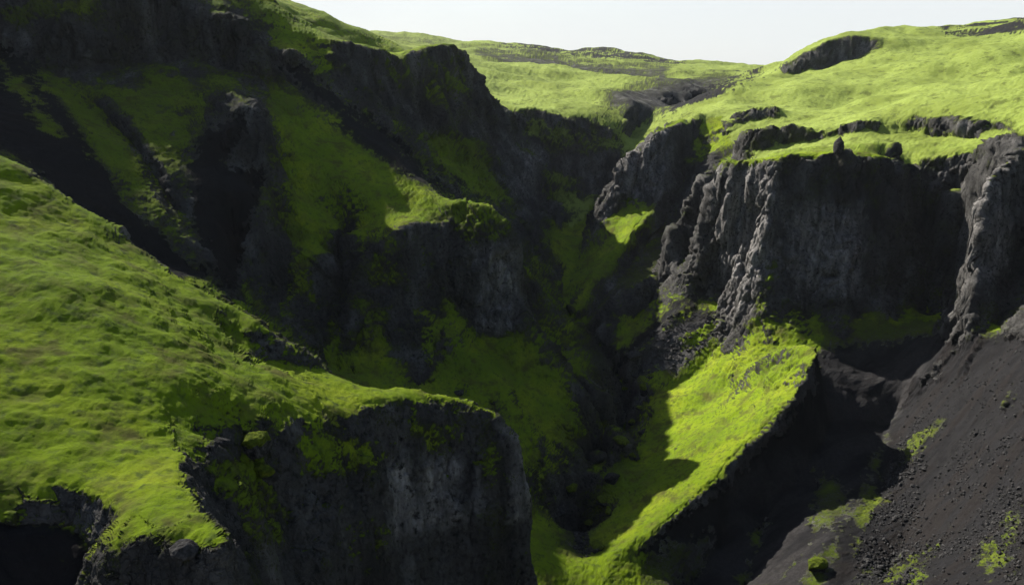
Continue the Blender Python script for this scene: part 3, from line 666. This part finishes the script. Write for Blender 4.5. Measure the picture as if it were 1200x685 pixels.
# ------------------------------------------------------------------ loose rocks
UF, VP = proj(V2)
Rf = np.hypot(V2[..., 0], V2[..., 1])
def spot(u, v):
    """the ground seen at a place of the view: nearest surface point and its normal"""
    d2 = (UF - u) ** 2 + (VP - v) ** 2
    k_ = np.argmin(np.where(d2 < 9, Rf, 1e9)) if (d2 < 9).any() else np.argmin(d2)
    return VF[k_], NF[k_]
def rock_points(n, seed, sub):
    bm = bmesh.new(); bmesh.ops.create_icosphere(bm, subdivisions=sub, radius=1.0)
    co = np.array([v.co[:] for v in bm.verts], F32); fc = np.array([[v.index for v in f.verts] for f in bm.faces], np.int32); bm.free()
    r_ = np.random.default_rng(seed); out = []
    for _ in range(n):
        p = co.copy()
        for _c in range(9):                                  # split faces
            nn = r_.normal(size=3); nn /= np.linalg.norm(nn); dd = r_.uniform(0.55, 0.9)
            e = np.maximum(p @ nn - dd, 0); p = p - e[:, None] * nn
        out.append(p * r_.uniform(0.65, 1.15, 3))
    return out, fc
def mat_rock(name, mossy):
    m = bpy.data.materials.new(name); m.use_nodes = True; nd = m.node_tree.nodes; ln = m.node_tree.links; bs = nd['Principled BSDF']
    bs.inputs['Roughness'].default_value = 0.95; bs.inputs['Specular IOR Level'].default_value = 0.04
    def nz(sc_n, det):
        n = nd.new('ShaderNodeTexNoise'); n.inputs['Scale'].default_value = sc_n; n.inputs['Detail'].default_value = det; n.inputs['Roughness'].default_value = 0.65
        g = nd.new('ShaderNodeNewGeometry'); ln.new(g.outputs['Position'], n.inputs['Vector']); return n.outputs['Fac']
    r = nd.new('ShaderNodeValToRGB'); ln.new(nz(2.2, 6), r.inputs[0])
    st = ((0.3, (0.022, 0.026, 0.008)), (0.5, (0.06, 0.08, 0.008)), (0.72, (0.11, 0.13, 0.012))) if mossy else ((0.32, (0.011, 0.011, 0.011)), (0.52, (0.03, 0.029, 0.029)), (0.72, (0.085, 0.082, 0.08)))
    r.color_ramp.elements.new(0.5)
    for e, (p, c) in zip(r.color_ramp.elements, st): e.position = p; e.color = (*c, 1)
    ln.new(r.outputs[0], bs.inputs['Base Color'])
    bp = nd.new('ShaderNodeBump'); bp.inputs['Distance'].default_value = 0.3; bp.inputs['Strength'].default_value = 0.9; ln.new(nz(5, 6), bp.inputs['Height']); ln.new(bp.outputs[0], bs.inputs['Normal'])
    return m
MR = mat_rock('basalt', False); MM = mat_rock('moss_cushion', True)
def mesh_from(name, co, fc, mat, smooth=True):
    me = bpy.data.meshes.new(name); me.from_pydata([tuple(map(float, p)) for p in co], [], [tuple(map(int, f)) for f in fc]); me.update()
    me.polygons.foreach_set('use_smooth', np.full(len(fc), smooth)); me.materials.append(mat); return me
SHAPES, FC = rock_points(7, 5, 5)
MESH_R, MESH_M = [], []
for k_, p in enumerate(SHAPES):
    nn = p / (np.linalg.norm(p, axis=1, keepdims=True) + 1e-6)
    q = p * (1 + 0.10 * fbm(p + 9 * k_, 0.8, 4, 3.0 + k_, 0.6, 'r'))[:, None]
    MESH_R.append(mesh_from('rock', q, FC, MR))
    cover = sstep(-0.05, 0.45, p[:, 2] + 0.35 * noise(p + 9 * k_, 0.7, 41.0)) * sstep(-0.2, 0.35, nn[:, 2])
    h = (q + nn * (-0.05 + 0.17 * cover * (0.8 + 0.4 * fbm(p + 5 * k_, 0.35, 3, 47.0)))[:, None])
    keep = (cover[FC] > 0.02).any(1)
    used, inv = np.unique(FC[keep].reshape(-1), return_inverse=True)
    MESH_M.append(mesh_from('moss_cap', h[used], inv.reshape(-1, 3), MM))
def boulder(u, v, size, label, group=None, mossy=True, k_=0, squash=0.8, rot=0.0, sink=0.35):
    P, Nn = spot(u, v)
    o = link(bpy.data.objects.new('boulder', MESH_R[k_ % 7])); o['label'] = label; o['category'] = 'boulder'
    if group: o['group'] = group
    o.location = (P[0], P[1], P[2] + size * squash * sink); o.scale = (size, size * 0.9, size * squash); o.rotation_euler = (0, 0, rot)
    if mossy:
        c = link(bpy.data.objects.new('moss_cap', MESH_M[k_ % 7])); c.parent = o
    return o
boulder(955, 664, 2.0, 'bright green moss-capped boulder in the small ravine on the black scree', k_=0, rot=0.5)
boulder(298, 524, 1.35, 'round dark boulder with a mossy crown on the broken edge of the spur', k_=1, rot=1.0)
boulder(312, 558, 1.2, 'low moss-smothered boulder hanging under the spur rim', k_=2, rot=2.0)
boulder(262, 520, 0.9, 'small grey boulder half sunk in the moss beside the dark gully', k_=3, mossy=False)
boulder(538, 458, 1.1, 'bare grey rock perched on the tip of the spur above the cliff', k_=4, mossy=False, rot=0.3)
boulder(580, 470, 1.0, 'yellow-green topped stone on the outer corner of the spur cliff', k_=5, rot=0.8)
boulder(210, 648, 0.9, 'craggy grey boulder stuck in the face of the rock nose', k_=4, mossy=False, rot=1.5)
boulder(984, 176, 2.0, 'small upright rock on the brink of the big cliff', k_=5, mossy=False, squash=1.5, sink=0.2)
boulder(1140, 508, 0.8, 'lone lighter boulder on the black scree slope', k_=1, mossy=False)
rb = np.random.default_rng(12)
for k_, (u, v) in enumerate([(742,440),(733,455),(752,458),(724,470),(746,478),(738,495),(752,505),(730,520),(742,535),(720,560),(705,588),(690,612),(676,640),(700,640),(715,600),(660,600),(672,575),(760,440),(745,420)]):
    boulder(u, v, rb.uniform(0.8, 2.0), 'dark boulder jammed among others in the dark stream bed of the gorge', 'boulders in the gorge bed', k_=k_, mossy=k_ % 3 > 0, rot=rb.uniform(0, 6), squash=rb.uniform(0.6, 0.95))

def scatter(name, n, polys, smin, smax, seed):
    """loose stones too many to count, lying on a patch of ground"""
    r_ = np.random.default_rng(seed)
    shp, fc = rock_points(12, seed, 1 if smax < 0.9 else 2)
    cand = np.zeros(UF.shape, bool)
    for poly, a, b in polys:
        poly = np.array(poly, float); m = (Rf > a) & (Rf < b) & (UF > poly[:, 0].min()) & (UF < poly[:, 0].max()) & (VP > poly[:, 1].min()) & (VP < poly[:, 1].max())
        ii = np.nonzero(m); u, v = UF[ii], VP[ii]; ins = np.zeros(u.shape, bool)
        for k in range(len(poly)):
            p, q = poly[k], poly[(k + 1) % len(poly)]
            ins ^= ((p[1] > v) != (q[1] > v)) & (u < (q[0] - p[0]) * (v - p[1]) / (q[1] - p[1] + 1e-9) + p[0])
        cand[ii[0][ins], ii[1][ins]] = True
    k_ = np.flatnonzero(cand.reshape(-1))
    cl_ = np.exp(2.2 * noise(VF[k_], 9.0, 7.0)); k_ = r_.choice(k_, n, p=cl_ / cl_.sum())
    s_ = smin * (smax / smin) ** (r_.random(n) ** 2.6)
    co, ff, off = [], [], 0
    for i_, kk in enumerate(k_):
        a = r_.uniform(0, 6.28); ca, sa = math.cos(a), math.sin(a); p = shp[i_ % 12] * s_[i_]
        co.append(np.stack([p[:, 0] * ca - p[:, 1] * sa, p[:, 0] * sa + p[:, 1] * ca, p[:, 2] * 0.8], -1) + VF[kk] + NF[kk] * s_[i_] * 0.25)
        ff.append(fc + off); off += len(p)
    o = link(bpy.data.objects.new(name, mesh_from(name, np.concatenate(co), np.concatenate(ff), MR, False))); o['kind'] = 'stuff'
    return o
scatter('gravel', 5200, [([(1066,470),(1200,400),(1200,685),(985,685),(1034,560)], 100, 200)], 0.08, 0.42, 31)
scatter('rubble', 900, [([(1050,520),(1085,520),(1085,600),(1070,685),(1000,685),(1030,600)], 100, 180), ([(742,400),(800,400),(790,440),(742,450)], 195, 235)], 0.2, 0.7, 32)
scatter('pebbles', 1500, [([(742,412),(790,365),(848,372),(846,390),(790,440),(750,445)], 195, 235), ([(690,560),(735,540),(740,440),(700,430),(720,520),(670,620),(690,685)], 130, 225)], 0.15, 0.8, 33)
print('meshes', time.time() - T0)

# ------------------------------------------------------------------ light, sky, camera
sc_ = bpy.context.scene
SUN_AZ, SUN_EL = math.radians(-42), math.radians(36)       # azimuth from +Y, negative to the left
w = bpy.data.worlds.new('World'); sc_.world = w; w.use_nodes = True
nt = w.node_tree; bg = nt.nodes['Background']
sky = nt.nodes.new('ShaderNodeTexSky'); sky.sky_type = 'NISHITA'; sky.sun_disc = False
sky.sun_elevation = SUN_EL; sky.sun_rotation = SUN_AZ; sky.air_density = 1.0; sky.dust_density = 1.0; sky.ozone_density = 1.0
bg.inputs[1].default_value = 0.052
# thin bright cloud veil low over the horizon, clear blue overhead
tc = nt.nodes.new('ShaderNodeTexCoord'); sx = nt.nodes.new('ShaderNodeSeparateXYZ'); nt.links.new(tc.outputs['Generated'], sx.inputs[0])
vn = nt.nodes.new('ShaderNodeTexNoise'); vn.inputs['Scale'].default_value = 2.5; vn.inputs['Detail'].default_value = 5
mpv = nt.nodes.new('ShaderNodeMapping'); mpv.inputs['Scale'].default_value = (1, 1, 3.5); nt.links.new(tc.outputs['Generated'], mpv.inputs[0]); nt.links.new(mpv.outputs[0], vn.inputs['Vector'])
mr = nt.nodes.new('ShaderNodeMapRange'); mr.interpolation_type = 'SMOOTHSTEP'; nt.links.new(sx.outputs[2], mr.inputs[0])
for k_, v_ in ((1, 0.06), (2, 0.32), (3, 0.9), (4, 0.06)): mr.inputs[k_].default_value = v_
ad = nt.nodes.new('ShaderNodeMath'); ad.operation = 'MULTIPLY_ADD'; nt.links.new(vn.outputs['Fac'], ad.inputs[0]); ad.inputs[1].default_value = 0.35; nt.links.new(mr.outputs[0], ad.inputs[2])
sb = nt.nodes.new('ShaderNodeMath'); sb.operation = 'SUBTRACT'; sb.use_clamp = True; nt.links.new(ad.outputs[0], sb.inputs[0]); sb.inputs[1].default_value = 0.17
mx = nt.nodes.new('ShaderNodeMix'); mx.data_type = 'RGBA'; nt.links.new(sb.outputs[0], mx.inputs[0]); nt.links.new(sky.outputs[0], mx.inputs[6]); mx.inputs[7].default_value = (5.0, 5.2, 5.3, 1)
nt.links.new(mx.outputs[2], bg.inputs[0])
ld = bpy.data.lights.new('sun', 'SUN'); ld.energy = 5.0; ld.angle = math.radians(0.53); ld.color = (1, 0.95, 0.86)
lo = link(bpy.data.objects.new('sun', ld))
from mathutils import Vector
dirv = Vector((math.sin(SUN_AZ) * math.cos(SUN_EL), math.cos(SUN_AZ) * math.cos(SUN_EL), math.sin(SUN_EL)))
lo.rotation_euler = dirv.to_track_quat('Z', 'Y').to_euler(); lo.location = dirv * 500
# cloud added out of view, shaped to dim the sun on the canyon's left
bm = bmesh.new(); bmesh.ops.create_icosphere(bm, subdivisions=5, radius=1.0)
co = np.array([v.co[:] for v in bm.verts], F32)
bump = 1 + 0.14 * fbm(co, 0.5, 4, 91.0)
ctr = np.array([-185.0, 140.0, -20.0]) + np.array(dirv) * 740
for v, b_ in zip(bm.verts, bump): v.co = (v.co.x * 185 * b_, v.co.y * 290 * b_, math.copysign(abs(v.co.z) ** 0.45, v.co.z) * 26 * b_)
cme = bpy.data.meshes.new('shade_cloud'); bm.to_mesh(cme); bm.free()
cm = bpy.data.materials.new('shade_cloud_vapour'); cm.use_nodes = True; cn = cm.node_tree.nodes
cn.remove(cn['Principled BSDF']); pv = cn.new('ShaderNodeVolumePrincipled'); pv.inputs['Color'].default_value = (1, 1, 1, 1); pv.inputs['Density'].default_value = 0.0066; pv.inputs['Anisotropy'].default_value = 0.3
cm.node_tree.links.new(pv.outputs[0], cn['Material Output'].inputs['Volume'])
cme.materials.append(cm); cl = link(bpy.data.objects.new('shade_cloud', cme)); cl.location = ctr; cl.rotation_euler = (0, 0, math.radians(25)); cl['kind'] = 'structure'
# air that pales the far plateau
hb = bmesh.new(); bmesh.ops.create_cube(hb, size=1.0)
for v in hb.verts: v.co = (v.co.x * 5400, v.co.y * 5400, -175 if v.co.z < 0 else 215)
hme = bpy.data.meshes.new('haze'); hb.to_mesh(hme); hb.free()
hm = bpy.data.materials.new('air'); hm.use_nodes = True; hn = hm.node_tree.nodes; hn.remove(hn['Principled BSDF'])
hv = hn.new('ShaderNodeVolumePrincipled'); hv.inputs['Color'].default_value = (0.86, 0.93, 1.0, 1); hv.inputs['Density'].default_value = 0.00002; hv.inputs['Anisotropy'].default_value = 0.2
hm.node_tree.links.new(hv.outputs[0], hn['Material Output'].inputs['Volume']); hme.materials.append(hm)
ho = link(bpy.data.objects.new('haze', hme)); ho['kind'] = 'stuff'
cd = bpy.data.cameras.new('camera'); cam = link(bpy.data.objects.new('camera', cd)); sc_.camera = cam
cd.sensor_width = 36; cd.lens = 36 * FPX / PW; cd.clip_start = 0.5; cd.clip_end = 12000
cam.location = (0, 0, 0); cam.rotation_euler = (math.pi / 2 - PITCH, 0, 0)
vs = sc_.view_settings; vs.view_transform = 'Standard'; vs.look = 'None'; vs.gamma = 1; vs.exposure = 1.65; vs.use_curve_mapping = False
sc_.cycles.use_denoising = True
sc_.cycles.max_bounces = 4; sc_.cycles.diffuse_bounces = 2
print('script', time.time() - T0)
